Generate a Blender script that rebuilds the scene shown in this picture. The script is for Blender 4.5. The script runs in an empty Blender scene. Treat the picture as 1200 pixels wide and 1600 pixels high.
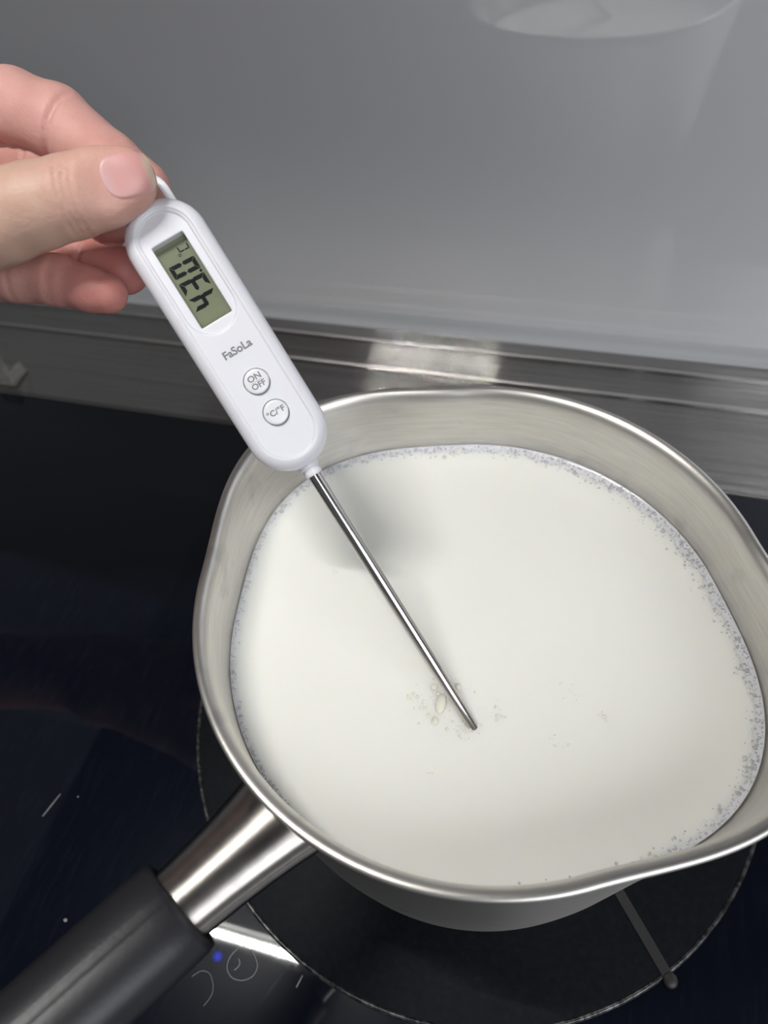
import bpy, bmesh, math, random
import numpy as np
from mathutils import Matrix, Vector

sc = bpy.context.scene
col = sc.collection
random.seed(4); rng = np.random.default_rng(7)

# ------------------------------------------------------------------ camera
cam_d = bpy.data.cameras.new('camera'); cam = bpy.data.objects.new('camera', cam_d); col.objects.link(cam)
R_ = Vector((0.96420317, 0.25343696, -0.0779869)); U_ = Vector((-0.15404828, 0.7747677, 0.61319176)); F_ = Vector((-0.21582719, 0.57922769, -0.786075))
M = Matrix((R_, U_, -F_)).transposed().to_4x4(); M.translation = Vector((0.0171, -0.118334, 0.300729))
cam.matrix_world = M
cam_d.sensor_width = 36; cam_d.lens = 25.5672; cam_d.clip_start = .005; cam_d.clip_end = 50
cam_d.dof.use_dof = True; cam_d.dof.focus_distance = .222; cam_d.dof.aperture_fstop = 11
sc.camera = cam

# ------------------------------------------------------------------ world, lights, exposure
w = bpy.data.worlds.new('room_ambient'); sc.world = w; w.use_nodes = True
w.node_tree.nodes['Background'].inputs[0].default_value = (.92, .96, 1, 1)
w.node_tree.nodes['Background'].inputs[1].default_value = .10
LED_STRENGTH = 1090.0
a = bpy.data.lights.new('fill_light', 'AREA'); a.shape = 'RECTANGLE'; a.size = 1.15; a.size_y = 1.0  # added soft fill from behind right, brightens the wall; no real fixture
a.energy = 17.5; a.color = (.93, .955, 1)
ao = bpy.data.objects.new('fill_light', a); col.objects.link(ao)
ao.location = (.95, -.80, 1.02)
ao.rotation_euler = (Vector((0, .15, .08)) - ao.location).to_track_quat('-Z', 'Y').to_euler()
sc.view_settings.view_transform = 'Standard'; sc.view_settings.look = 'None'
sc.view_settings.gamma = 1; sc.view_settings.use_curve_mapping = False
sc.view_settings.exposure = 0.08
sc.cycles.use_denoising = True
sc.cycles.max_bounces = 10
sc.cycles.blur_glossy = .5
sc.cycles.sample_clamp_indirect = 6

# ------------------------------------------------------------------ helpers
def link(o, parent=None):
    col.objects.link(o)
    if parent is not None: o.parent = parent
    return o
def tag(o, label=None, cat=None, group=None, kind=None):
    if label: o['label'] = label
    if cat: o['category'] = cat
    if group: o['group'] = group
    if kind: o['kind'] = kind
    return o
def empty(name, loc=(0, 0, 0)):
    o = bpy.data.objects.new(name, None); o.location = loc; o.empty_display_size = .01
    return link(o)
def mesh_obj(name, verts, faces, mat, parent=None, smooth=True, matrix=None, sharp=None):
    me = bpy.data.meshes.new(name)
    me.from_pydata([tuple(map(float, v)) for v in verts], [], [tuple(map(int, f)) for f in faces])
    if matrix is not None: me.transform(matrix)
    me.materials.append(mat)
    if smooth:
        me.polygons.foreach_set('use_smooth', [True] * len(me.polygons))
        if sharp is not None: me.set_sharp_from_angle(angle=math.radians(sharp))
    me.update()
    return link(bpy.data.objects.new(name, me), parent)
def bm_obj(name, bm, mat, parent=None, smooth=False, matrix=None, sharp=None):
    me = bpy.data.meshes.new(name)
    bmesh.ops.recalc_face_normals(bm, faces=bm.faces[:])
    bm.to_mesh(me); bm.free()
    if matrix is not None: me.transform(matrix)
    me.materials.append(mat)
    if smooth:
        me.polygons.foreach_set('use_smooth', [True] * len(me.polygons))
        if sharp is not None: me.set_sharp_from_angle(angle=math.radians(sharp))
    return link(bpy.data.objects.new(name, me), parent)
def box_bm(x0, x1, y0, y1, z0, z1, bevel=0, seg=2):
    bm = bmesh.new(); bmesh.ops.create_cube(bm, size=1)
    bmesh.ops.scale(bm, vec=(x1-x0, y1-y0, z1-z0), verts=bm.verts[:])
    bmesh.ops.translate(bm, vec=((x0+x1)/2, (y0+y1)/2, (z0+z1)/2), verts=bm.verts[:])
    if bevel: bmesh.ops.bevel(bm, geom=bm.edges[:], offset=bevel, segments=seg, profile=.5, affect='EDGES')
    return bm
def loft(rings, closed=True, cap0=False, cap1=False):
    """rings: list of (n,3) arrays -> verts, faces"""
    n = len(rings[0]); V = np.concatenate(rings); F = []
    for i in range(len(rings)-1):
        for j in range(n if closed else n-1):
            k = (j+1) % n
            F.append((i*n+j, i*n+k, (i+1)*n+k, (i+1)*n+j))
    if cap0: F.append(tuple(range(n))[::-1])
    if cap1: F.append(tuple((len(rings)-1)*n + j for j in range(n)))
    return V, F
def tube(path, rad, n=8):
    P = np.asarray(path, float); T = np.gradient(P, axis=0); T /= np.linalg.norm(T, axis=1)[:, None]
    up = np.array([0, 0, 1.]) if abs(T[0][2]) < .9 else np.array([1., 0, 0])
    rings = []; a_ = np.linspace(0, 2*np.pi, n, endpoint=False)
    nrm = np.cross(T[0], up); nrm /= np.linalg.norm(nrm)
    for p, t, i in zip(P, T, range(len(P))):
        nrm = nrm - t*(nrm@t); nrm /= np.linalg.norm(nrm); b = np.cross(t, nrm)
        r = rad[i] if np.ndim(rad) else rad
        rings.append(p + r*(np.cos(a_)[:, None]*nrm + np.sin(a_)[:, None]*b))
    return loft(rings, True, True, True)
def frame(o, x, y, z):
    m = Matrix((Vector(x), Vector(y), Vector(z))).transposed().to_4x4(); m.translation = Vector(o); return m

def surface_nets(fn, lo, hi, h, project=2):
    """polygonise fn(P)<0 on a grid of step h (coarse pass first)"""
    lo = np.array(lo, float); n = np.ceil((np.array(hi)-lo)/h/4).astype(int)
    cg = np.stack(np.meshgrid(*[np.arange(k)*4+1.5 for k in n], indexing='ij'), -1)
    cv = fn(lo + cg.reshape(-1, 3)*h).reshape(n)
    N = n*4; vals = np.where(cv > 0, 1., -1.)
    vals = np.repeat(np.repeat(np.repeat(vals, 4, 0), 4, 1), 4, 2)*h*8
    act = np.argwhere(np.abs(cv) < h*5.5)
    off = np.stack(np.meshgrid(*[np.arange(4)]*3, indexing='ij'), -1).reshape(-1, 3)
    for s in range(0, len(act), 6000):
        idx = (act[s:s+6000, None, :]*4 + off[None]).reshape(-1, 3)
        vals[idx[:, 0], idx[:, 1], idx[:, 2]] = fn(lo + idx*h)
    ins = vals < 0
    cs = (slice(0, -1), slice(1, None))
    cnt = np.zeros(tuple(N-1), int); acc = np.zeros(tuple(N-1)+(3,)); wt = np.zeros(tuple(N-1))
    for i in (0, 1):
        for j in (0, 1):
            for k in (0, 1): cnt += ins[cs[i], cs[j], cs[k]]
    cells = np.argwhere((cnt > 0) & (cnt < 8))
    cor = np.array([(i, j, k) for i in (0, 1) for j in (0, 1) for k in (0, 1)])
    P = np.zeros((len(cells), 3)); W = np.zeros(len(cells))
    for a_ in range(8):
        for b_ in range(a_+1, 8):
            if np.abs(cor[a_]-cor[b_]).sum() != 1: continue
            A_ = cells+cor[a_]; B_ = cells+cor[b_]
            va = vals[tuple(A_.T)]; vb = vals[tuple(B_.T)]
            m = (va < 0) != (vb < 0)
            t = np.where(m, va/np.where(m, va-vb, 1), 0)
            P += np.where(m[:, None], A_ + (B_-A_)*t[:, None], 0); W += m
    V = lo + P/W[:, None]*h
    imap = np.full(tuple(N-1), -1); imap[tuple(cells.T)] = np.arange(len(cells))
    F = []
    for ax in range(3):
        sl0 = [slice(None)]*3; sl1 = [slice(None)]*3; sl0[ax] = slice(0, -1); sl1[ax] = slice(1, None)
        s0 = ins[tuple(sl0)]; s1 = ins[tuple(sl1)]
        e = np.argwhere(s0 != s1); u, v = (ax+1) % 3, (ax+2) % 3
        e = e[(e[:, u] > 0) & (e[:, v] > 0) & (e[:, u] < N[u]-1) & (e[:, v] < N[v]-1)]
        q = []
        for du, dv in ((-1, -1), (0, -1), (0, 0), (-1, 0)):
            c = e.copy(); c[:, u] += du; c[:, v] += dv; q.append(imap[tuple(c.T)])
        q = np.stack(q, 1); flip = ~s0[tuple(e.T)]
        q[flip] = q[flip][:, ::-1]; F.append(q)
    F = np.concatenate(F); F = F[(F >= 0).all(1)]
    for _ in range(project):
        f0 = fn(V); g = np.stack([(fn(V+d)-f0)/(h*.2) for d in np.eye(3)*h*.2], 1)
        st = f0[:, None]*g/np.maximum((g*g).sum(1), .2)[:, None]
        ln = np.linalg.norm(st, axis=1)[:, None]; V = V - st*np.minimum(1, h*.6/np.maximum(ln, 1e-12))
    return V, F

# ------------------------------------------------------------------ materials
def new_mat(name, base=(.8, .8, .8), rough=.5, metal=0., **kw):
    m = bpy.data.materials.new(name); m.use_nodes = True
    b = m.node_tree.nodes['Principled BSDF']
    b.inputs['Base Color'].default_value = (*base, 1); b.inputs['Roughness'].default_value = rough
    b.inputs['Metallic'].default_value = metal
    for k, v in kw.items(): b.inputs[k.replace('_', ' ')].default_value = v
    return m, m.node_tree, b
def noise(nt, scale, detail=3, vec=None, rough=.5):
    n = nt.nodes.new('ShaderNodeTexNoise'); n.inputs['Scale'].default_value = scale
    n.inputs['Detail'].default_value = detail; n.inputs['Roughness'].default_value = rough
    if vec is None:
        t = nt.nodes.new('ShaderNodeTexCoord'); vec = t.outputs['Object']
    nt.links.new(vec, n.inputs['Vector']); return n
def ramp(nt, src, stops):
    r = nt.nodes.new('ShaderNodeValToRGB'); e = r.color_ramp.elements
    while len(e) < len(stops): e.new(.5)
    for el, (p, c) in zip(e, stops): el.position = p; el.color = c if len(c) == 4 else (*c, 1)
    nt.links.new(src, r.inputs[0]); return r.outputs[0]
def bump(nt, b, src, strength, dist):
    n = nt.nodes.new('ShaderNodeBump'); n.inputs['Strength'].default_value = strength; n.inputs['Distance'].default_value = dist
    nt.links.new(src, n.inputs['Height']); nt.links.new(n.outputs[0], b.inputs['Normal'])
def stretch(nt, s):
    t = nt.nodes.new('ShaderNodeTexCoord'); m = nt.nodes.new('ShaderNodeMapping'); m.inputs['Scale'].default_value = s
    nt.links.new(t.outputs['Object'], m.inputs[0]); return m.outputs[0]

MAT = {}
# glossy grey kitchen panel
m, nt, b = new_mat('grey_wall_panel', (.70, .705, .72), .52, .30); MAT['wall'] = m
b.inputs['Coat Weight'].default_value = 1; b.inputs['Coat Roughness'].default_value = .03; b.inputs['Coat IOR'].default_value = 2.0
n = noise(nt, 3.0, 2); nt.links.new(ramp(nt, n.outputs[0], [(.3, (.76, .763, .775)), (.7, (.79, .793, .81))]), b.inputs['Base Color'])
# brushed stainless, grain along x (rougher across the grain)
def brushed(name, base, rough, spread):
    """hairline finish: fine grooves along x tilt the normal only across the grain"""
    m, nt, b = new_mat(name, base, rough, 1.)
    g = nt.nodes.new('ShaderNodeNewGeometry')
    mp_ = nt.nodes.new('ShaderNodeMapping'); mp_.inputs['Scale'].default_value = (3, 30000, 30000)
    nt.links.new(g.outputs['Position'], mp_.inputs[0])
    nz = nt.nodes.new('ShaderNodeTexNoise'); nz.inputs['Scale'].default_value = 1; nz.inputs['Detail'].default_value = 1
    nt.links.new(mp_.outputs[0], nz.inputs['Vector'])
    sub = nt.nodes.new('ShaderNodeMath'); sub.operation = 'MULTIPLY_ADD'; sub.inputs[1].default_value = spread; sub.inputs[2].default_value = -spread*.5
    nt.links.new(nz.outputs[0], sub.inputs[0])
    cr = nt.nodes.new('ShaderNodeVectorMath'); cr.operation = 'CROSS_PRODUCT'; cr.inputs[1].default_value = (1, 0, 0)
    nt.links.new(g.outputs['Normal'], cr.inputs[0])
    ma = nt.nodes.new('ShaderNodeVectorMath'); ma.operation = 'SCALE'; nt.links.new(cr.outputs[0], ma.inputs[0]); nt.links.new(sub.outputs[0], ma.inputs['Scale'])
    ad = nt.nodes.new('ShaderNodeVectorMath'); ad.operation = 'ADD'; nt.links.new(ma.outputs[0], ad.inputs[0]); nt.links.new(g.outputs['Normal'], ad.inputs[1])
    nn_ = nt.nodes.new('ShaderNodeVectorMath'); nn_.operation = 'NORMALIZE'; nt.links.new(ad.outputs[0], nn_.inputs[0])
    nt.links.new(nn_.outputs[0], b.inputs['Normal'])
    n = noise(nt, 1.0, 3, stretch(nt, (8, 400, 400)))
    nt.links.new(ramp(nt, n.outputs[0], [(.3, tuple(x*.93 for x in base)), (.7, tuple(min(1, x*1.06) for x in base))]), b.inputs['Base Color'])
    return m
MAT['ledge'] = brushed('brushed_stainless_ledge', (.42, .405, .388), .075, 4.2)
# pan: brushed round its axis
m, nt, b = new_mat('pan_stainless', (.62, .60, .565), .36, 1., Anisotropic=.55, Anisotropic_Rotation=.25); MAT['pan'] = m
tg = nt.nodes.new('ShaderNodeTangent'); tg.direction_type = 'RADIAL'; tg.axis = 'Z'; nt.links.new(tg.outputs[0], b.inputs['Tangent'])
n = noise(nt, 1, 4, stretch(nt, (60, 60, 900)))
n2 = noise(nt, 55, 3)
mx = nt.nodes.new('ShaderNodeMix'); mx.data_type = 'RGBA'; mx.blend_type = 'MULTIPLY'; mx.inputs[0].default_value = 1
nt.links.new(ramp(nt, n.outputs[0], [(.3, (.57, .55, .52)), (.7, (.66, .64, .605))]), mx.inputs[6])
nt.links.new(ramp(nt, n2.outputs[0], [(.30, (.86, .86, .87)), (.38, (1, 1, 1))]), mx.inputs[7])
nt.links.new(mx.outputs[2], b.inputs['Base Color'])
m, nt, b = new_mat('neck_stainless', (.46, .43, .405), .33, 1., Anisotropic=.9); MAT['neck'] = m
c = nt.nodes.new('ShaderNodeCombineXYZ')      # polished round the neck: rougher along its length
for i_, v_ in enumerate((-.465, -.848, .25)): c.inputs[i_].default_value = v_
nt.links.new(c.outputs[0], b.inputs['Tangent'])
n = noise(nt, 260, 5); nt.links.new(ramp(nt, n.outputs[0], [(.3, (.40, .375, .35)), (.7, (.50, .47, .44))]), b.inputs['Base Color'])
m, nt, b = new_mat('black_grip_plastic', (.015, .015, .018), .40, Specular_IOR_Level=.42); MAT['grip'] = m
n = noise(nt, 900, 2); bump(nt, b, n.outputs[0], .12, .0003)
# black glass with a few wiped streaks (haze in the gloss)
m, nt, b = new_mat('black_glass', (.0035, .005, .010), .04, IOR=1.46); MAT['glass'] = m
b.inputs['Coat Weight'].default_value = .06; b.inputs['Coat Roughness'].default_value = .25
n = noise(nt, 9, 6, stretch(nt, (1, 2.2, 1)), .6)
nt.links.new(ramp(nt, n.outputs[0], [(.42, (.02, .02, .02)), (.62, (.06, .06, .06)), (.8, (.14, .14, .14))]), b.inputs['Roughness'])
n2 = noise(nt, 1, 6, stretch(nt, (420, 60, 1)), .7)
nt.links.new(ramp(nt, n2.outputs[0], [(.5, (.0035, .005, .010)), (.9, (.010, .012, .022))]), b.inputs['Base Color'])
m, nt, b = new_mat('matte_zone', (.004, .005, .007), .55, IOR=1.3, Specular_IOR_Level=.25); MAT['zone'] = m
n = noise(nt, 420, 4); n.inputs['Roughness'].default_value = .7
nt.links.new(ramp(nt, n.outputs[0], [(.35, (.002, .003, .005)), (.62, (.005, .006, .008)), (.85, (.016, .015, .014))]), b.inputs['Base Color'])
MAT['zone_edge'], nt, b = new_mat('zone_edge', (.16, .16, .17), .3, .6)
n = noise(nt, 500, 3); nt.links.new(ramp(nt, n.outputs[0], [(.4, (.02, .02, .022)), (.75, (.16, .16, .16))]), b.inputs['Base Color'])
MAT['zone_tab'], _, _ = new_mat('zone_tab', (.020, .019, .018), .5)
MAT['caulk'], _, _ = new_mat('pale_caulk', (.40, .41, .42), .5)
MAT['counter'], _, _ = new_mat('counter_stone', (.62, .61, .60), .35)
MAT['counter_dark'], _, _ = new_mat('dark_stone', (.03, .03, .032), .35)
MAT['hood'], _, _ = new_mat('hood_panel', (.035, .036, .04), .35)
MAT['lamp_body'], _, _ = new_mat('lamp_diffuser', (.8, .8, .8), .5)
def emit(name, colr, s):
    m = bpy.data.materials.new(name); m.use_nodes = True; nt = m.node_tree; nt.nodes.clear()
    e = nt.nodes.new('ShaderNodeEmission'); e.inputs[0].default_value = (*colr, 1); e.inputs[1].default_value = s
    o = nt.nodes.new('ShaderNodeOutputMaterial'); nt.links.new(e.outputs[0], o.inputs[0]); return m
MAT['led'] = emit('led_light', (1, .985, .95), LED_STRENGTH)
MAT['blue_led'] = emit('blue_led', (.02, .06, 1), 14)
m, nt, b = new_mat('milk', (.86, .855, .80), .18, IOR=1.35); MAT['milk'] = m
b.inputs['Subsurface Weight'].default_value = .7; b.inputs['Subsurface Radius'].default_value = (1, .9, .72)
b.inputs['Subsurface Scale'].default_value = .007
n = noise(nt, 26, 2); bump(nt, b, n.outputs[0], .06, .002)
m, nt, b = new_mat('milk_foam', (.80, .80, .83), .05, IOR=1.2); MAT['foam'] = m
b.inputs['Transmission Weight'].default_value = .55
m, nt, b = new_mat('milk_bubble', (.86, .85, .74), .05, IOR=1.35); MAT['bubble'] = m
b.inputs['Transmission Weight'].default_value = .15
MAT['film'], _, _ = new_mat('foam_film', (.65, .65, .68), .15, IOR=1.33)
m, nt, b = new_mat('white_abs', (.71, .705, .745), .33, IOR=1.48); MAT['abs'] = m
b.inputs['Subsurface Weight'].default_value = .1; b.inputs['Subsurface Scale'].default_value = .002
n = noise(nt, 2600, 2); bump(nt, b, n.outputs[0], .05, .0001)
MAT['key'], _, _ = new_mat('white_key', (.74, .735, .765), .28)
MAT['key_gap'], _, _ = new_mat('key_gap', (.10, .09, .10), .6)
m, nt, b = new_mat('lcd', (.165, .18, .115), .22, IOR=1.45); MAT['lcd'] = m
n = noise(nt, 150, 2); nt.links.new(ramp(nt, n.outputs[0], [(.3, (.165, .182, .116)), (.7, (.182, .197, .128))]), b.inputs['Base Color'])
MAT['segment'], _, _ = new_mat('lcd_segment', (.006, .008, .009), .5, Specular_IOR_Level=.1)
MAT['print'], _, _ = new_mat('grey_print', (.20, .195, .21), .5)
MAT['probe'], _, _ = new_mat('probe_steel', (.58, .555, .54), .17, 1.)
MAT['lint'], _, _ = new_mat('lint_fibre', (.22, .22, .23), .7)
m, nt, b = new_mat('clear_plastic', (.80, .78, .74), .12, IOR=1.46); MAT['clear'] = m
b.inputs['Transmission Weight'].default_value = .92
# skin: colour of each finger comes from the attribute, mottled by noise
m, nt, b = new_mat('skin', (.6, .4, .3), .46, IOR=1.4); MAT['skin'] = m
at_ = nt.nodes.new('ShaderNodeAttribute'); at_.attribute_name = 'skin_tone'
n = noise(nt, 130, 4); mx = nt.nodes.new('ShaderNodeMix'); mx.data_type = 'RGBA'; mx.blend_type = 'MULTIPLY'; mx.inputs[0].default_value = 1
nt.links.new(at_.outputs['Color'], mx.inputs[6])
nt.links.new(ramp(nt, n.outputs[0], [(.3, (.93, .88, .87)), (.7, (1.0, 1.0, 1.0))]), mx.inputs[7])
nt.links.new(mx.outputs[2], b.inputs['Base Color'])
b.inputs['Subsurface Weight'].default_value = .35; b.inputs['Subsurface Radius'].default_value = (1, .36, .22)
b.inputs['Subsurface Scale'].default_value = .0022
n = noise(nt, 900, 4, None, .65); n2 = noise(nt, 260, 3); ad = nt.nodes.new('ShaderNodeMath'); ad.operation = 'ADD'
nt.links.new(n.outputs[0], ad.inputs[0]); nt.links.new(n2.outputs[0], ad.inputs[1]); bump(nt, b, ad.outputs[0], .42, .0004)
m, nt, b = new_mat('nail', (.66, .40, .40), .36, IOR=1.45); MAT['nail'] = m
at_ = nt.nodes.new('ShaderNodeAttribute'); at_.attribute_name = 'nail_tone'; nt.links.new(at_.outputs['Color'], b.inputs['Base Color'])
b.inputs['Subsurface Weight'].default_value = .25; b.inputs['Subsurface Scale'].default_value = .0015

# ================================================================== structure
YW, YB = .2508, .1485
def struct(name, bm, mat, **k): return tag(bm_obj(name, bm, mat, **k), kind='structure')
tag(struct('wall_back', box_bm(-1.3, 1.1, YW, YW+.02, -.1, 1.1), MAT['wall']), 'glossy grey splashback panel behind the stainless ledge')
# stainless ledge: profile in (y, z), swept along x
def sweep(name, prof, x0, x1, mat, sharp=40):
    r = [np.array([(x, y, z) for y, z in prof]) for x in (x0, x1)]
    V, F = loft(r, True, True, True)
    bm = bmesh.new(); vs = [bm.verts.new(v) for v in V]
    for f in F: bm.faces.new([vs[i] for i in f])
    return struct(name, bm, mat, smooth=True, sharp=sharp)
def bead(y, z, r, a0=0, a1=180, n=7):
    return [(y + r*math.cos(math.radians(t)), z + r*math.sin(math.radians(t))) for t in np.linspace(a1, a0, n)]
tag(sweep('trim_1', [(.1505, -.01), (.1505, .0012), (.1508, .0015), (.2075, .0015)] + bead(.2103, .0012, .0012) + [(.212, .001), (.212, -.01)], -1.3, 1.1, MAT['ledge']),
    'wide flat brushed stainless ledge behind the black cooktop')
tag(sweep('trim_2', [(.2118, -.01), (.2118, .0012), (.2125, .0016)] + [(.2125+.0180*t, .0016+.0030*t-.0008*math.sin(t*math.pi)) for t in (.15, .3, .5, .7, .85)] +
          bead(.2314, .0044, .0011) + [(.2324, .0044), (.2324, -.01)], -1.3, 1.1, MAT['ledge']), 'narrow dark stainless channel between two bright beads')
tag(sweep('trim_3', [(.2325, -.01), (.2325, .0042), (.2328, .0045), (YW, .0050), (YW, -.01)], -1.3, 1.1, MAT['ledge']), 'narrow grey stainless strip along the foot of the wall')
tag(sweep('trim_4', [(.2440, .0048), (.2443, .0053), (.2458, .0058), (.2475, .0072), (.2490, .0100), (.2500, .0130), (YW, .0136), (YW, .0048)], -1.3, 1.1, MAT['caulk'], 60),
    'pale sealant bead where the wall meets the stainless strip')
MAT['bead'], _, _ = new_mat('bright_bead', (.66, .64, .62), .34, 1.)
tag(sweep('trim_7', bead(.2112, .0014, .0013, -60, 240, 15), -1.3, 1.1, MAT['bead'], 60), 'thin bright bead along the back of the wide stainless ledge')
tag(sweep('trim_8', bead(.2322, .0045, .0013, -60, 240, 15), -1.3, 1.1, MAT['bead'], 60), 'thin bright bead along the upper edge of the dark channel')
tag(struct('trim_5', box_bm(-1.3, -.62, -.42, .1505, -.04, -.0005), MAT['counter_dark']), 'dark stone worktop at the left of the cooktop')
tag(struct('trim_6', box_bm(.19, 1.1, -.42, .1505, -.04, -.0005), MAT['counter']), 'stone worktop at the right of the cooktop')

# ================================================================== cooktop
RX, RY, RR = -.0029, .0121, .1187
cook = tag(empty('induction_cooktop', (0, 0, -.008)), 'black glass induction cooktop with round cooking zone under the saucepan', 'cooktop')
def local(o, p):      # keep world placement under an empty that sits at p
    o.data.transform(Matrix.Translation(-Vector(p))); return o
cp = (0, 0, -.008)
local(bm_obj('glass_plate', box_bm(-.62, .19, -.42, YB, -.008, 0, .0008), MAT['glass'], cook), cp)
local(bm_obj('metal_edge', box_bm(-.62, .19, YB+.0001, .1504, -.008, .0010, .0004), MAT['ledge'], cook), cp)
th = np.linspace(0, 2*np.pi, 160, endpoint=False)
def ring_at(r, z, cx=0, cy=0): return np.stack([cx+r*np.cos(th), cy+r*np.sin(th), 0*th+z], 1)
V, F = loft([ring_at(RR-.0004, .00005, RX, RY), ring_at(RR-.0005, .0006, RX, RY), ring_at(RR-.0012, .0008, RX, RY), ring_at(.05, .0008, RX, RY), ring_at(.001, .0008, RX, RY)], True, False, True)
local(mesh_obj('cooking_zone', V, F, MAT['zone'], cook, True, sharp=40), cp)
rg = [ring_at(RR + .0009*math.cos(t), .0001+.00105*max(0, math.sin(t)), RX, RY) for t in np.linspace(0, math.pi, 7)]
V, F = loft(rg)
local(tag(mesh_obj('zone_ring', V, F, MAT['zone_edge'], cook, True), 'worn pale edge ring'), cp)
d_ = np.array([.0160, -.0202, 0]); d_ /= np.linalg.norm(d_); s_ = np.array([-d_[1], d_[0], 0])
tb = box_bm(0, .030, -.0019, .0019, .0007, .0013, .0003)
bar = bm_obj('zone_tab', tb, MAT['zone_tab'], cook, matrix=frame(np.array([.0629, -.0494, 0]), d_, s_, (0, 0, 1))); local(bar, cp)
tb = bmesh.new(); bmesh.ops.create_uvsphere(tb, u_segments=14, v_segments=8, radius=.0026)
bmesh.ops.scale(tb, vec=(1, 1, .4), verts=tb.verts[:]); bmesh.ops.translate(tb, vec=np.array([.0629, -.0494, .0009])+d_*.0310, verts=tb.verts[:])
local(bm_obj('zone_tab_end', tb, MAT['zone_tab'], cook, smooth=True), cp)

# ================================================================== range hood and its lamp
LX0, LX1, LY, LZ = -.276, -.094, -.060, .60
hood = tag(empty('range_hood', (-.1, -.05, LZ+.02)), 'dark range hood with a row of LEDs above the cooktop', 'range hood')
hp = (-.1, -.05, LZ+.02)
local(bm_obj('underside_panel', box_bm(-.52, .52, -.30, YW, LZ+.02, LZ+.05, .004), MAT['hood'], hood), hp)
local(bm_obj('hood_canopy', box_bm(-.54, .54, -.32, YW, LZ+.051, LZ+.16, .006), MAT['hood'], hood), hp)
local(bm_obj('filter_tray', box_bm(-.46, -.30, -.24, .10, LZ+.008, LZ+.0195, .005, 3), MAT['hood'], hood), hp)
local(bm_obj('filter_tray', box_bm(-.04, .24, -.24, .10, LZ+.008, LZ+.0195, .005, 3), MAT['hood'], hood), hp)
def led_bar(x0, x1, n, mat, skirt):
    bm = box_bm(x0-.012, x1+.012, LY-.008, LY+.0095, LZ+.003, LZ+.0195, .002)
    if skirt:      # unseen lip added to keep the lamp's light off the wall
        b2 = box_bm(x0-.012, x1+.012, LY+.0092, LY+.0112, LZ-.0152, LZ+.0195, .0005)
        me = bpy.data.meshes.new('tmp'); b2.to_mesh(me); b2.free(); bm.from_mesh(me); bpy.data.meshes.remove(me)
    lamp = local(bm_obj('lamp_housing', bm, MAT['lamp_body'], hood), hp)
    b3 = bmesh.new(); bmesh.ops.create_circle(b3, cap_ends=True, segments=10, radius=.0024)
    for f in b3.faces: f.normal_flip()
    led_me = bpy.data.meshes.new('light_diode'); b3.to_mesh(led_me); b3.free(); led_me.materials.append(mat)
    for i in range(n):
        o = bpy.data.objects.new('light_diode', led_me); link(o, lamp)
        o.location = Vector((x0 + (x1-x0)*i/(n-1), LY, LZ+.0026)) - Vector(hp)
led_bar(LX0, LX1, 30, MAT['led'], True)
bm = bmesh.new(); bmesh.ops.create_uvsphere(bm, u_segments=12, v_segments=8, radius=.004); bmesh.ops.translate(bm, vec=(-.258, -.080, LZ+.018), verts=bm.verts[:])
local(bm_obj('indicator_light', bm, MAT['blue_led'], hood, True), hp)

# ================================================================== saucepan
HR = .1125; SP1, SP2 = math.radians(147), math.radians(-19)
def bumpf(t):
    out = np.zeros_like(t)
    for c, a_ in ((SP1, .0135), (SP2, .0135)):
        d = np.abs((t-c+np.pi) % (2*np.pi)-np.pi); wd = math.radians(43)
        out = out + np.where(d < wd, a_*np.cos(d/wd*np.pi/2)**2, 0)
    return out
def sw(z): t = np.clip((z-.040)/(HR-.040), 0, 1); return t*t*(3-2*t)
prof = [(.002, .0009), (.068, .0009), (.0735, .0014), (.0765, .0040), (.0782, .0100), (.0797, .020), (.0810, .031), (.0822, .042), (.0831, .055), (.0835, .068), (.0836, .080), (.0836, .092), (.0836, .101), (.0839, .1065),
        (.0847, .1091), (.0857, .1102), (.0866, .1109), (.0870, .1115), (.0869, .1121), (.0864, .1125), (.0855, .1126), (.0845, .1122), (.0836, .1113), (.0829, .1100), (.0825, .1080), (.0823, .1052), (.0823, .099),
        (.0823, .090), (.0823, .080), (.0822, .068), (.0818, .055), (.0809, .042), (.0797, .031), (.0784, .020), (.0769, .010), (.073, .0060), (.066, .0045), (.002, .0040)]
tp = np.linspace(0, 2*np.pi, 288, endpoint=False)
def pan_ring(r, z):
    rr = r + bumpf(tp)*sw(z)*(1 if r > .05 else 0)
    return np.stack([rr*np.cos(tp), rr*np.sin(tp), 0*tp+z], 1)
pan = tag(empty('saucepan', (0, 0, .0008)), 'brushed stainless saucepan with pouring lips, black grip and milk inside', 'saucepan')
pp = (0, 0, .0008)
V, F = loft([pan_ring(r, z) for r, z in prof], True, True, True)
local(mesh_obj('pan_body', V, F, MAT['pan'], pan, True), pp)
HA = math.radians(-118.8); hu = np.array([math.cos(HA), math.sin(HA), 0]); hs = np.array([-hu[1], hu[0], 0]); hz_ = np.array([0, 0, 1.])
def oval(c, w_, h_, n=40, e=2.0, notch=0):
    t = np.linspace(0, 2*np.pi, n, endpoint=False) + np.pi/2
    cx = np.sign(np.cos(t))*np.abs(np.cos(t))**(2/e); cy = np.sign(np.sin(t))*np.abs(np.sin(t))**(2/e)
    p = np.stack([cx*w_, cy*h_], 1)
    if notch: p[0, 1] -= notch
    return c + p[:, :1]*hs + p[:, 1:]*hz_
def hpt(r, z): return hu*r + hz_*z
nk = [(.0825, .0945, .0150, .0100), (.0840, .0947, .0146, .0098), (.089, .0957, .0135, .0094), (.097, .0973, .0121, .0089), (.106, .0993, .0109, .0085), (.114, .1012, .0102, .0083), (.127, .1043, .0098, .0082)]
V, F = loft([oval(hpt(r, z), a_, b_) for r, z, a_, b_ in nk], True, True, True)
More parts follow.
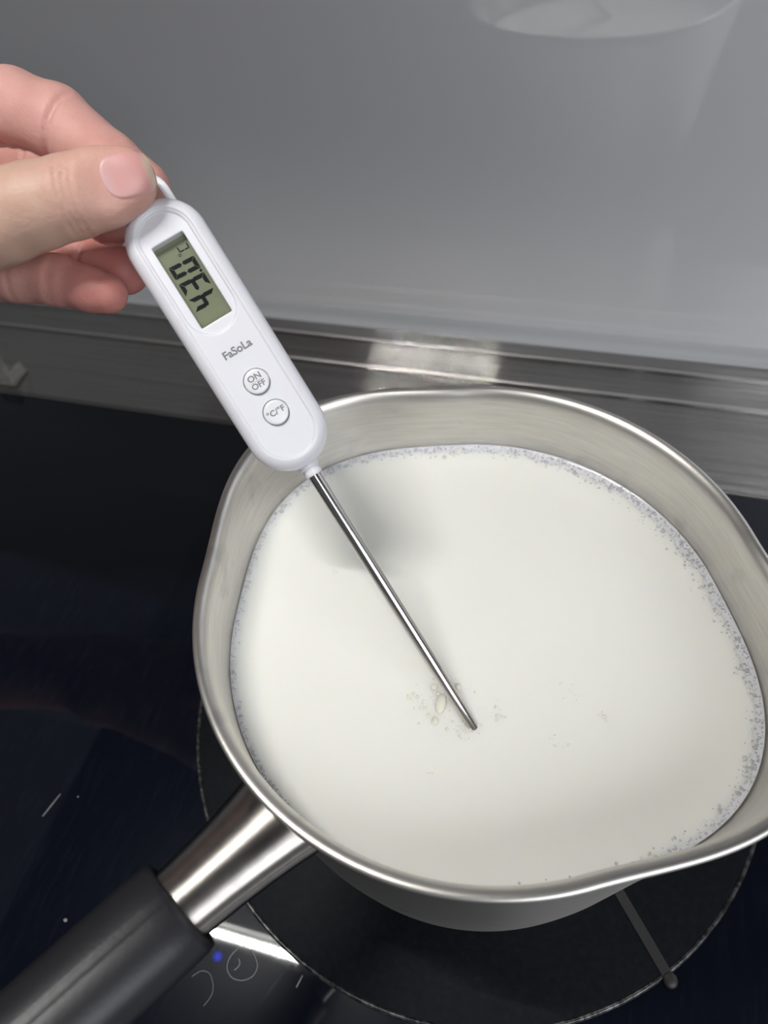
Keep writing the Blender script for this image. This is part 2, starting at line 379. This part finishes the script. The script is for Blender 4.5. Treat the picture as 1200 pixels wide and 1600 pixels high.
local(mesh_obj('handle_neck', V, F, MAT['neck'], pan, True, sharp=60), pp)
gp = [(.1168, .1018, .0106, .0086, 0), (.1159, .1016, .0118, .0096, 0), (.1162, .1017, .0128, .0103, .0002), (.1179, .1021, .0133, .0107, .0004), (.123, .1034, .0133, .0108, .0004), (.136, .1064, .0129, .0107, .0004), (.156, .1107, .0123, .0104, .0004),
      (.181, .1158, .0119, .0101, .0004), (.206, .1208, .0120, .0102, .0004), (.221, .1237, .0114, .0096, .0003), (.227, .1248, .0092, .0078, 0), (.229, .1252, .005, .0045, 0)]
V, F = loft([oval(hpt(r, z), a_, b_, 96, 2.15, nt_) for r, z, a_, b_, nt_ in gp], True, True, True)
local(mesh_obj('handle_grip', V, F, MAT['grip'], pan, True, sharp=70), pp)

# ================================================================== milk
MZ = .0842
def inner(t, z=MZ): return .0823 + bumpf(t)*sw(z)
milk = tag(empty('milk', (0, 0, MZ)), 'warm white milk with a foamy edge filling the saucepan', 'milk'); mp = (0, 0, MZ)
rings = []
ri = inner(tp) - .00025
fr = np.concatenate([np.linspace(.02, .9, 24), np.linspace(.915, .97, 8), [.98, .988, .994, .998, 1.]])
for q in fr:
    rr = ri*q; dd = ri*(1-q)
    z = MZ + .0012*np.exp(-dd/.0011)
    rings.append(np.stack([rr*np.cos(tp), rr*np.sin(tp), z], 1))
bot = []
for r_, z_ in ((.0821, .068), (.0817, .055), (.0808, .042), (.0796, .031), (.0783, .020), (.0766, .0105), (.072, .0068), (.064, .0055), (.002, .0050)):
    rr = r_ - .0003 + bumpf(tp)*sw(z_)*(1 if r_ > .05 else 0)
    bot.append(np.stack([rr*np.cos(tp), rr*np.sin(tp), 0*tp+z_], 1))
V, F = loft(rings + bot, True, True, True); F = [f[::-1] for f in F]
local(mesh_obj('milk_body', V, [f[::-1] for f in F], MAT['milk'], milk, True), mp)
bm0 = bmesh.new(); bmesh.ops.create_icosphere(bm0, subdivisions=2, radius=1)
bv = np.array([v.co[:] for v in bm0.verts]); bf = np.array([[v.index for v in f.verts] for f in bm0.faces]); bm0.free()
def bubbles(items):
    VV, FF = [], []
    for k, (x, y, z, r, s) in enumerate(items):
        VV.append(bv*np.array([r, r, r*s]) + (x, y, z)); FF.append(bf + k*len(bv))
    return np.concatenate(VV), np.concatenate(FF)
it = []
for _ in range(2600):
    t = rng.uniform(0, 2*np.pi); back = .5+.5*math.cos(t-math.radians(45)); wd = .0006 + .0019*back
    if rng.random() > .35+.65*back: continue
    d = abs(rng.normal(0, wd)); r = .00016 + .00034*rng.random()**2
    if rng.random() < .025: r = .0006+.0003*rng.random()
    R0 = float(inner(np.array([t]))[0]) - .0004 - r*.8 - d
    z = MZ + .0012*math.exp(-(d+r)/.0011) + r*.1
    it.append((R0*math.cos(t), R0*math.sin(t), z, r, .7))
ring_it, it = it, []
for cx, cy, sp, k in [(-0.00554, -0.02772, 0.0040, 45), (-0.01296, -0.02941, 0.0020, 30), (0.01159, -0.02809, 0.0016, 14), (0.03253, -0.01585, 0.0016, 8), (0.04269, -0.02201, 0.0014, 6), (0.03158, -0.03368, 0.0016, 9), (-0.05226, 0.01117, 0.0010, 6), (-0.04026, 0.01093, 0.0008, 2), (0.00301, -0.03526, 0.0018, 24), (-0.00468, -0.04997, 0.0008, 3), (0.02990, 0.05407, 0.0015, 3)]:
    for _ in range(k):
        x, y = cx+rng.normal(0, sp), cy+rng.normal(0, sp); r = .00014+.00030*rng.random()**2
        it.append((x, y, MZ+r*.2, r, .8))
ft = tp; bk = .5+.5*np.cos(ft-math.radians(45)); fw = .0010 + .0024*bk + .0005*np.sin(ft*23)*bk + .0004*np.sin(ft*61+1)
fr_ = []
for q in np.linspace(0, 1, 7):
    dd = .0003 + fw*q; rr = inner(ft) - dd; zz = MZ + .0012*np.exp(-dd/.0011) + .00022*(1-q) - .00002*q
    fr_.append(np.stack([rr*np.cos(ft), rr*np.sin(ft), zz], 1))
V, F = loft(fr_[::-1]); local(tag(mesh_obj('foam_film', V, F, MAT['film'], milk, True), 'thin lilac film under the foam at the pan wall'), mp)
V, F = bubbles(it)
local(tag(mesh_obj('froth', V, F, MAT['bubble'], milk, True), 'scattered pinhead bubbles on the milk', kind='stuff'), mp)
V, F = bubbles(ring_it)
local(tag(mesh_obj('foam', V, F, MAT['foam'], milk, True), 'ring of tiny bubbles along the pan wall', kind='stuff'), mp)
for x, y, rx, ry in [(-0.00551, -0.02879, 0.00180, 0.00337), (-0.00883, -0.02386, 0.00126, 0.00112), (-0.00139, -0.02197, 0.00108, 0.00112), (-0.00608, -0.03465, 0.00108, 0.00135), (-0.00696, -0.02586, 0.00072, 0.00067), (-0.00214, -0.03624, 0.00054, 0.00067), (0.01211, -0.03006, 0.00045, 0.00056), (0.04361, -0.02180, 0.00054, 0.00067), (-0.00859, -0.03334, 0.00054, 0.00067), (-0.01467, -0.02739, 0.00054, 0.00067), (0.01126, -0.02605, 0.00054, 0.00056)]:
    V = bv*np.array([rx, ry, min(rx, ry)*.7]) + (x, y, MZ+.0001)
    local(mesh_obj('bubble', V, bf, MAT['bubble'], milk, True), mp)

# ================================================================== thermometer (built in mm, x across, y towards the loop, z to the front)
TO, TX, TY, TZ = (-0.078716, 0.030171, 0.170302), (0.7220558, 0.6567948, 0.2173848), (-0.614643, 0.4647699, 0.6373405), (0.317568, -0.5938094, 0.7392841)
TM = frame(TO, TX, TY, TZ) @ Matrix.Scale(.001, 4)
therm = tag(empty('thermometer'), 'white digital probe thermometer reading 43.0, its steel probe dipped in milk', 'thermometer')
therm.matrix_world = frame(TO, TX, TY, TZ)
def tpart(name, V, F, mat, parent=None, smooth=True, sharp=None):
    return mesh_obj(name, np.asarray(V)*.00098, F, mat, parent or therm, smooth, None, sharp)
def stad(P, R, y0, y1):
    y = np.clip(P[:, 1], y0+R, y1-R); return np.hypot(P[:, 0], P[:, 1]-y) - R
def smax(a_, b_, k): h_ = np.clip(.5-.5*(a_-b_)/k, 0, 1); return a_*(1-h_)+b_*h_ + k*h_*(1-h_)
def smin(a_, b_, k): return -smax(-a_, -b_, k)
def body_sdf(P):
    s = stad(P, 12.1, -43.5, 43.5); r = 4.6
    q0 = s + r; q1 = np.abs(P[:, 2]) - 6.4 + r
    d = np.minimum(np.maximum(q0, q1), 0) + np.hypot(np.maximum(q0, 0), np.maximum(q1, 0)) - r
    # sunk front face, deeper oval round the display, display window
    c1 = np.maximum(stad(P, 8.3, -39.6, 39.6), 5.75 - P[:, 2]); d = smax(d, -c1, .9)
    c2 = np.maximum(stad(P, 7.5, 1.6, 38.9), 5.15 - P[:, 2]); d = smax(d, -c2, .45)
    qx = np.abs(P[:, 0]) - 4.6; qy = np.abs(P[:, 1]-18.2) - 12.5
    rc = np.hypot(np.maximum(qx, 0), np.maximum(qy, 0)) + np.minimum(np.maximum(qx, qy), 0) - .45
    d = smax(d, -np.maximum(rc, 1.7 - P[:, 2]), .3)
    for by in (-15.5, -25.8):
        hb = np.hypot(P[:, 0]-.2, P[:, 1]-by) - 3.85; d = smax(d, -np.maximum(hb, 4.6 - P[:, 2]), .25)
    return d
V, F = surface_nets(body_sdf, (-12.8, -44.3, -7.2), (12.8, 44.3, 7.2), .32)
tpart('housing', V, F, MAT['abs'])
def rect(x0, x1, y0, y1, z): return [(x0, y0, z), (x1, y0, z), (x1, y1, z), (x0, y1, z)]
V = rect(-5.1, 5.1, 5.2, 31.2, 2.15) + rect(-5.1, 5.1, 5.2, 31.2, 1.6)
lcd = tpart('display', V, [(0, 1, 2, 3), (7, 6, 5, 4), (0, 4, 5, 1), (1, 5, 6, 2), (2, 6, 7, 3), (3, 7, 4, 0)], MAT['lcd'], smooth=False)
SEG = {}
def seg_poly(cx, cy, w_, h_, t, which, slant):
    """seven segment glyph, reading towards +y with its top towards -x. local u = reading direction, v = glyph up"""
    hw, hh, g = w_/2, h_/2, .07
    def hbar(v): return [(-hw+g, v), (-hw+t/2+g, v+t/2), (hw-t/2-g, v+t/2), (hw-g, v), (hw-t/2-g, v-t/2), (-hw+t/2+g, v-t/2)]
    def vbar(u, v0, v1): return [(u, v0+g), (u+t/2, v0+t/2+g), (u+t/2, v1-t/2-g), (u, v1-g), (u-t/2, v1-t/2-g), (u-t/2, v0+t/2+g)]
    a_ = {'a': [(-hw+g, hh), (hw-g, hh), (hw-t-g, hh-t), (-hw+t+g, hh-t)], 'd': [(-hw+g, -hh), (hw-g, -hh), (hw-t-g, -hh+t), (-hw+t+g, -hh+t)], 'g': hbar(0),
          'b': [(hw, hh-g), (hw, t*.5+g*.3), (hw-t/2, g), (hw-t, t*.5+g*.3), (hw-t, hh-t-g)], 'c': [(hw, -hh+g), (hw, -t*.5-g*.3), (hw-t/2, -g), (hw-t, -t*.5-g*.3), (hw-t, -hh+t+g)],
          'f': [(-hw, hh-g), (-hw, t*.5+g*.3), (-hw+t/2, g), (-hw+t, t*.5+g*.3), (-hw+t, hh-t-g)], 'e': [(-hw, -hh+g), (-hw, -t*.5-g*.3), (-hw+t/2, -g), (-hw+t, -t*.5-g*.3), (-hw+t, -hh+t+g)]}
    out = []
    for s in which:
        out.append([(cx - v, cy + u + v*slant) for u, v in a_[s]])
    return out
def flat_poly(name, poly, z, mat, parent, thick=.06):
    n = len(poly); A2 = sum(poly[i][0]*poly[(i+1) % n][1]-poly[(i+1) % n][0]*poly[i][1] for i in range(n))
    if A2 < 0: poly = poly[::-1]
    V = [(x, y, z+thick) for x, y in poly] + [(x, y, z) for x, y in poly]
    F = [tuple(range(n)), tuple(range(2*n-1, n-1, -1))] + [(i, n+i, n+(i+1) % n, (i+1) % n) for i in range(n)]
    return tpart(name, V, F, mat, parent, False)
for cy, s in ((12.45, 'fgbc'), (17.6, 'abgcd'), (22.95, 'abcdef')):
    for poly in seg_poly(0, cy, 3.9, 8.1, 1.2, s, .06): flat_poly('segment', poly, 2.16, MAT['segment'], lcd)
for poly in seg_poly(2.75, 28.1, 1.9, 3.3, .36, 'adef', .05): flat_poly('segment', poly, 2.16, MAT['segment'], lcd)
def disc_poly(x, y, r, n=14): return [(x+r*math.cos(t), y+r*math.sin(t)) for t in np.linspace(0, 2*math.pi, n, endpoint=False)]
flat_poly('decimal_point', disc_poly(3.6, 20.1, .42), 2.16, MAT['segment'], lcd)
n = 16; o1 = disc_poly(.8, 26.6, .44, n); o2 = disc_poly(.8, 26.6, .27, n)
tpart('degree_mark', [(x, y, 2.22) for x, y in o1+o2], [(i, (i+1) % n, n+(i+1) % n, n+i) for i in range(n)], MAT['segment'], lcd, False)
# keys
def key(by, name):
    t = np.linspace(0, 2*np.pi, 48, endpoint=False)
    pr = [(3.62, 4.7), (3.62, 6.3), (3.52, 6.58), (3.30, 6.72), (2.6, 6.78), (.05, 6.80)]
    V, F = loft([np.stack([.2+r*np.cos(t), by+r*np.sin(t), 0*t+z], 1) for r, z in pr], True, False, True)
    return tpart(name, V, F, MAT['key'], sharp=50)
k1, k2 = key(-15.5, 'power_key'), key(-25.8, 'unit_key')
def lettering(name, txt, cx, cy, size, z, parent, bold=0., xs=1., spacing=1.):
    c = bpy.data.curves.new(name, 'FONT'); c.body = txt; c.size = size; c.align_x = 'CENTER'; c.align_y = 'CENTER'; c.extrude = .02
    c.offset = bold; c.space_character = spacing
    o = bpy.data.objects.new(name, c); col.objects.link(o)
    me = bpy.data.meshes.new_from_object(o.evaluated_get(bpy.context.evaluated_depsgraph_get()))
    bpy.data.objects.remove(o)
    me.transform(Matrix.Translation((cx, cy, z)) @ Matrix.Diagonal((xs, 1, 1, 1))); me.transform(Matrix.Scale(.00098, 4)); me.name = name
    me.materials.clear(); me.materials.append(MAT['print'])
    return link(bpy.data.objects.new(name, me), parent)
lettering('brand_lettering', 'FaSoLa', .35, -4.95, 3.25, 5.78, therm, .09, 1.0, 1.0)
lettering('key_lettering', 'ON', .2, -14.35, 2.45, 6.80, k1, .06, 1.08)
lettering('key_lettering', 'OFF', .2, -16.78, 2.35, 6.80, k1, .06, 1.05)
tpart('key_line', [(-1.65, -15.58, 6.81), (2.05, -15.58, 6.81), (2.05, -15.48, 6.81), (-1.65, -15.48, 6.81)], [(0, 1, 2, 3)], MAT['print'], k1, False)
lettering('key_lettering', '\u00b0C/\u00b0F', .2, -25.8, 2.35, 6.80, k2, .06, 1.08)
# collar and probe
def lathe_y(pr, n=40, sx=1., sz=1.):
    t = np.linspace(0, 2*np.pi, n, endpoint=False)
    return loft([np.stack([r*sx*np.cos(t), 0*t+y, -r*sz*np.sin(t)], 1) for r, y in pr], True, True, True)
V, F = lathe_y([(3.3, -41.5), (3.3, -43.9), (3.25, -44.25), (3.0, -44.4), (2.75, -44.5), (2.7, -45.1), (2.65, -45.3), (2.75, -45.5), (2.78, -46.6), (2.6, -46.95), (2.2, -47.0), (1.5, -47.0)], 40, 1.0, .95)
tpart('collar', V, F, MAT['abs'], sharp=40)
PL = 94.69
V, F = lathe_y([(1.98, -44.5), (1.98, -43.5-PL*.78), (1.85, -43.5-PL*.80), (1.85, -43.5-PL-12), (1.2, -43.5-PL-14.5), (.1, -43.5-PL-16)], 36)
tpart('probe', V, F, MAT['probe'], sharp=60)
# hanging loop
lp = []
for t in np.linspace(0, 1, 41):
    if t < .3: lp.append((-7.3, 36.5+9.0*(t/.3), -1.2))
    elif t > .7: lp.append((7.3, 36.5+9.0*((1-t)/.3), -1.2))
    else:
        a_ = math.pi*(1-(t-.3)/.4); lp.append((7.3*math.cos(a_), 45.5+7.0*math.sin(a_), -1.2))
lp = np.array(lp); T_ = np.gradient(lp, axis=0); T_ /= np.linalg.norm(T_, axis=1)[:, None]
rings = []
for p, t in zip(lp, T_):
    s = np.cross(t, (0, 0, 1.)); a_ = np.linspace(0, 2*np.pi, 16, endpoint=False)
    cx = np.sign(np.cos(a_))*np.abs(np.cos(a_))**.5; cy = np.sign(np.sin(a_))*np.abs(np.sin(a_))**.5
    rings.append(p + cx[:, None]*s*1.3 + cy[:, None]*np.array([0, 0, 1.3]))
V, F = loft(rings, True, True, True)
tpart('hanging_loop', V, F, MAT['abs'], sharp=60)

# ================================================================== hand (one continuous surface)
FINGERS = {'thumb': [((-0.18708, 0.02062, 0.18948), 0.017), ((-0.15477, 0.0251, 0.19918), 0.014), ((-0.13645, 0.02981, 0.20398), 0.0118), ((-0.12703, 0.03355, 0.20542), 0.0108), ((-0.1179, 0.03784, 0.20633), 0.0103), ((-0.11064, 0.04209, 0.20696), 0.0099), ((-0.10601, 0.04531, 0.2073), 0.0088)],
    'index': [((-0.20002, 0.08051, 0.20663), 0.0118), ((-0.18386, 0.08384, 0.20847), 0.0108), ((-0.16431, 0.08324, 0.20838), 0.0108), ((-0.14709, 0.079, 0.20625), 0.0104), ((-0.12582, 0.06869, 0.19918), 0.0091), ((-0.11316, 0.06316, 0.1957), 0.0078)],
    'middle': [((-0.21234, 0.08196, 0.19074), 0.0118), ((-0.17878, 0.08267, 0.19094), 0.01), ((-0.15682, 0.07764, 0.19139), 0.0096), ((-0.13542, 0.06493, 0.18887), 0.0088), ((-0.12406, 0.0574, 0.1891), 0.008)],
    'ring': [((-0.21339, 0.07031, 0.1748), 0.011), ((-0.181, 0.06661, 0.17336), 0.0094), ((-0.15629, 0.05609, 0.17409), 0.0088), ((-0.13799, 0.05331, 0.17656), 0.0082), ((-0.11976, 0.04903, 0.17603), 0.007)],
    'pinky': [((-0.19983, 0.04549, 0.16933), 0.01), ((-0.16574, 0.03733, 0.17813), 0.0084), ((-0.14592, 0.03472, 0.18158), 0.0076), ((-0.13255, 0.03445, 0.18153), 0.0072), ((-0.12173, 0.03337, 0.1803), 0.0062), ((-0.11617, 0.03333, 0.17938), 0.0057)]}
PALM = [((-0.20002, 0.08051, 0.20663), 0.0125, (-0.28512, 0.0572, 0.17975), 0.017), ((-0.21234, 0.08196, 0.19074), 0.0125, (-0.28512, 0.0572, 0.17975), 0.017), ((-0.21339, 0.07031, 0.1748), 0.0125, (-0.26789, 0.03211, 0.1718), 0.017), ((-0.19983, 0.04549, 0.16933), 0.0125, (-0.26789, 0.03211, 0.1718), 0.017), ((-0.20002, 0.08051, 0.20663), 0.011, (-0.21234, 0.08196, 0.19074), 0.011), ((-0.21234, 0.08196, 0.19074), 0.011, (-0.21339, 0.07031, 0.1748), 0.011), ((-0.21339, 0.07031, 0.1748), 0.0105, (-0.19983, 0.04549, 0.16933), 0.0095), ((-0.18708, 0.02062, 0.18948), 0.017, (-0.26789, 0.03211, 0.1718), 0.019), ((-0.28512, 0.0572, 0.17975), 0.019, (-0.30282, 0.04032, 0.17218), 0.022), ((-0.26789, 0.03211, 0.1718), 0.018, (-0.30282, 0.04032, 0.17218), 0.022), ((-0.30282, 0.04032, 0.17218), 0.0235, (-0.4083, 0.00835, 0.14832), 0.03)]
CREASE = {'thumb': [((-0.11776, 0.03798, 0.2064), (0.9354, 0.3536, 0.0037), (0.5941, -0.6887, 0.4156), 0.0006, 0.0006), ((-0.11634, 0.03867, 0.20651), (0.9354, 0.3536, 0.0037), (0.589, -0.693, 0.4158), 0.0008, 0.0006), ((-0.11492, 0.03935, 0.20663), (0.9354, 0.3536, 0.0037), (0.5837, -0.6972, 0.4161), 0.0006, 0.0006)], 'index': [((-0.14292, 0.07763, 0.20665), (0.9389, -0.098, -0.33), (0.5928, -0.726, 0.3486), 0.0017, 0.001), ((-0.12257, 0.06858, 0.20266), (0.8491, -0.2861, -0.444), (0.5518, -0.7385, 0.3874), 0.0007, 0.0008), ((-0.16722, 0.08247, 0.20862), (0.9747, 0.1751, -0.1386), (0.6406, -0.6979, 0.3201), 0.0007, 0.0009)], 'pinky': [((-0.14592, 0.03472, 0.18158), (0.9723, 0.2013, -0.1186), (0.6434, -0.6041, 0.4703), 0.0006, 0.0009), ((-0.13255, 0.03445, 0.18153), (0.9757, 0.0966, -0.1967), (0.6112, -0.624, 0.4869), 0.0006, 0.0008), ((-0.13124, 0.03464, 0.18131), (0.9757, 0.0966, -0.1967), (0.6073, -0.6263, 0.4889), 0.0004, 0.0007)], 'ring': [((-0.13397, 0.05249, 0.17676), (0.9634, -0.0046, -0.2679), (0.582, -0.6581, 0.4776), 0.0007, 0.0009)], 'middle': [((-0.16068, 0.07816, 0.19156), (0.9757, 0.0966, -0.1967), (0.6203, -0.6856, 0.3809), 0.0007, 0.0009)]}
NAILF = [(-0.101917, 0.04204, 0.211331), (0.844743, 0.530717, 0.068915), (-0.37533, 0.495713, 0.783196), (0.381494, -0.687465, 0.617944)]
def rcone(P, a_, b_, ra, rb):
    a_ = np.array(a_); b_ = np.array(b_); ba = b_-a_; l2 = ba@ba; pa = P-a_
    t = np.clip(pa@ba/l2, 0, 1); return np.linalg.norm(pa - t[:, None]*ba, axis=1) - (ra+(rb-ra)*t)
def finger_d(P, name):
    pts = FINGERS[name]; d = None
    for (a_, ra), (b_, rb) in zip(pts[:-1], pts[1:]):
        e = rcone(P, a_, b_, ra, rb); d = e if d is None else smin(d, e, .0022)
    if name == 'thumb':
        nc, nn = np.array(NAILF[0]), np.array(NAILF[3])
        pl = (P-nc)@nn
        ta = np.array(NAILF[1]); al = (P-nc)@ta
        wgt = 1/(1+np.exp(-(al+.010)/.0022))
        d = d*(1-wgt) + smax(d, pl, .0030)*wgt
    for c, ax, nrm, amp, wd in CREASE.get(name, []):
        q = P-np.array(c); t = q@np.array(ax); rad = np.linalg.norm(q, axis=1)
        side = np.clip((q@np.array(nrm))/.007-.1, 0, 1) 
        d = d + amp*np.exp(-(t/wd)**2)*side*np.exp(-np.maximum(0, rad-.013)**2/.00002)
    return d
def hand_sdf(P):
    pal = None
    for a_, ra, b_, rb in PALM:
        e = rcone(P, a_, b_, ra, rb); pal = e if pal is None else smin(pal, e, .009)
    out = None
    for nme in ('middle', 'ring', 'index', 'pinky', 'thumb'):
        d = smin(finger_d(P, nme), pal, .004) if nme != 'thumb' else smin(finger_d(P, nme), pal, .010)
        out = d if out is None else smin(out, d, .0006)
    return out
lo, hi = np.array((-0.4433, -0.0267, 0.1133)), np.array((-0.071, 0.1188, 0.2435))
V, F = surface_nets(hand_sdf, lo, hi, .00085)
hand = mesh_obj('hand', V, F, MAT['skin'], None, True)
tag(hand, 'bare left hand reaching in from the left, pinching the thermometer loop', 'hand')
TONE = {'thumb': (.55, .365, .285), 'index': (.62, .345, .305), 'middle': (.52, .265, .225), 'ring': (.60, .31, .27), 'pinky': (.54, .29, .25)}
TIP = {'thumb': (.60, .335, .28), 'index': (.60, .31, .27), 'middle': (.44, .19, .165), 'ring': (.50, .20, .18), 'pinky': (.49, .205, .18)}
wsum = np.zeros(len(V)); colr = np.zeros((len(V), 3))
for nme in FINGERS:
    d = finger_d(V, nme); wt = np.exp(-np.maximum(d, 0)/.0012)+1e-9
    tip = np.array(FINGERS[nme][-1][0]); k = np.clip(1-(np.linalg.norm(V-tip, axis=1)-.006)/.020, 0, 1)[:, None]
    colr += wt[:, None]*(np.array(TONE[nme])*(1-k)+np.array(TIP[nme])*k); wsum += wt
colr /= wsum[:, None]
ca = hand.data.color_attributes.new('skin_tone', 'FLOAT_COLOR', 'POINT')
ca.data.foreach_set('color', np.concatenate([colr, np.ones((len(V), 1))], 1).ravel().astype(np.float32))
# thumb nail: a curved plate lying on the thumb tip
nc, nt_, ns_, nn_ = [np.array(v) for v in NAILF]
HL, HW = NAILSZ = .0063, .0060
nv, nf, tone = [], [], []
NR, NTH = 12, 48
def drop(p):
    q = p + nn_*.006
    for _ in range(40): q = q - nn_*np.clip(finger_d(q[None], 'thumb')[0], -.001, .003)
    low = (q-nc)@nn_ + .0034
    return q - nn_*min(low, 0)
for i in range(NR+1):
    r = i/NR
    for j in range(NTH):
        t = 2*np.pi*j/NTH; e = .62
        u = np.sign(np.cos(t))*abs(np.cos(t))**e*r; v = np.sign(np.sin(t))*abs(np.sin(t))**e*r
        if u < 0: v = v*(1-.10*u*u)
        u2 = u + .07*(1-v*v)*max(u, 0)
        p = drop(nc + nt_*u2*HL + ns_*v*HW)
        lift = .00022 if r < .93 else (.00006 if r < .99 else -.0004)
        lift += .0002*max(0, 1-v*v)*(1 if r < .99 else 0)
        nv.append(p + nn_*lift)
        edge = np.clip((u2-.72)/.2, 0, 1); lun = np.clip((-u2-.45)/.5, 0, 1)
        c = np.array([.60, .315, .295])*(1-edge)+np.array([.62, .47, .36])*edge
        c = c*(1-lun*.7)+np.array([.62, .42, .43])*lun*.7
        tone.append((*c, 1))
for i in range(NR):
    for j in range(NTH):
        k = (j+1) % NTH; nf.append((i*NTH+j, (i+1)*NTH+j, (i+1)*NTH+k, i*NTH+k))
nail = mesh_obj('thumb_nail', nv, nf, MAT['nail'], hand, True)
ca = nail.data.color_attributes.new('nail_tone', 'FLOAT_COLOR', 'POINT'); ca.data.foreach_set('color', np.array(tone, np.float32).ravel())

# ================================================================== small things on the cooktop and ledge
clip = tag(empty('plastic_clip', (-0.33518, 0.16246, 0.0016)), 'small clear plastic clip standing on the stainless ledge at the left edge', 'clip')
bm_obj('base', box_bm(-.011, .011, -.008, .008, 0, .0025, .0008), MAT['clear'], clip)
bm_obj('upright', box_bm(-.010, .004, -.004, .001, .0024, .017, .0012), MAT['clear'], clip)
for k in range(4): bm_obj('rib', box_bm(-.009, .005, -.0062, -.0042, .004+k*.0034, .0056+k*.0034, .0005), MAT['clear'], clip)
bm_obj('side_wall', box_bm(.0085, .0100, -.007, .007, .0024, .0085, .0005), MAT['clear'], clip)
LINTS = [('lint_fibre', 'looped pale hair lying on the glass beside the grip', [(-0.06659, -0.10159), (-0.06835, -0.10472), (-0.0682, -0.10813), (-0.06551, -0.11045), (-0.06157, -0.11044), (-0.05841, -0.10844), (-0.0576, -0.10544), (-0.05904, -0.10297), (-0.06164, -0.10076)], 0.00016), ('lint_fibre', 'tiny hooked hair inside the looped pale hair', [(-0.06517, -0.10452), (-0.0642, -0.1057), (-0.06443, -0.10697), (-0.06542, -0.10823)], 0.00018), ('lint_fibre', 'short straight white fibre beside the cooking zone', [(-0.04094, -0.10359), (-0.04198, -0.10759)], 0.0003), ('lint_fibre', 'short slanted white fibre on the dark glass at the left', [(-0.16058, -0.0679), (-0.16326, -0.07775)], 0.00032), ('lint_fibre', 'faint wavy hair on the glass below the grip', [(-0.07956, -0.11383), (-0.07688, -0.11135), (-0.07355, -0.1115), (-0.07104, -0.11444), (-0.07051, -0.11743), (-0.07196, -0.12088)], 0.0001)]
for name, label, path, rad in LINTS:
    P = np.array(path)
    if len(P) > 3:   # smooth
        q = []
        for i in range(len(P)-1):
            p0, p1, p2, p3 = P[max(i-1, 0)], P[i], P[i+1], P[min(i+2, len(P)-1)]
            for t in np.linspace(0, 1, 6, endpoint=False):
                q.append(.5*((2*p1)+(-p0+p2)*t+(2*p0-5*p1+4*p2-p3)*t*t+(-p0+3*p1-3*p2+p3)*t**3))
        q.append(P[-1]); P = np.array(q)
    P3 = np.concatenate([P, np.full((len(P), 1), rad)], 1)
    V, F = tube(P3, rad, 6)
    tag(mesh_obj(name, V, F, MAT['lint'], None, True), label, 'lint', 'specks of lint on the black glass')
for x, y, r, lab in [(-0.13407, -0.10918, 0.00080, 'bright white crumb on the glass beside the black grip'), (-0.12937, -0.11062, 0.00035, 'tiny tan speck beside the bright white crumb'), (-0.15276, -0.06711, 0.00040, 'faint grey speck right of the slanted fibre')]:
    V = bv*np.array([r, r*.85, r*.6])*(1+.12*rng.normal(size=(len(bv), 1))) + (x, y, r*.5)
    tag(mesh_obj('crumb', V, bf, MAT['lint'], None, True), lab, 'crumb', 'specks of lint on the black glass')
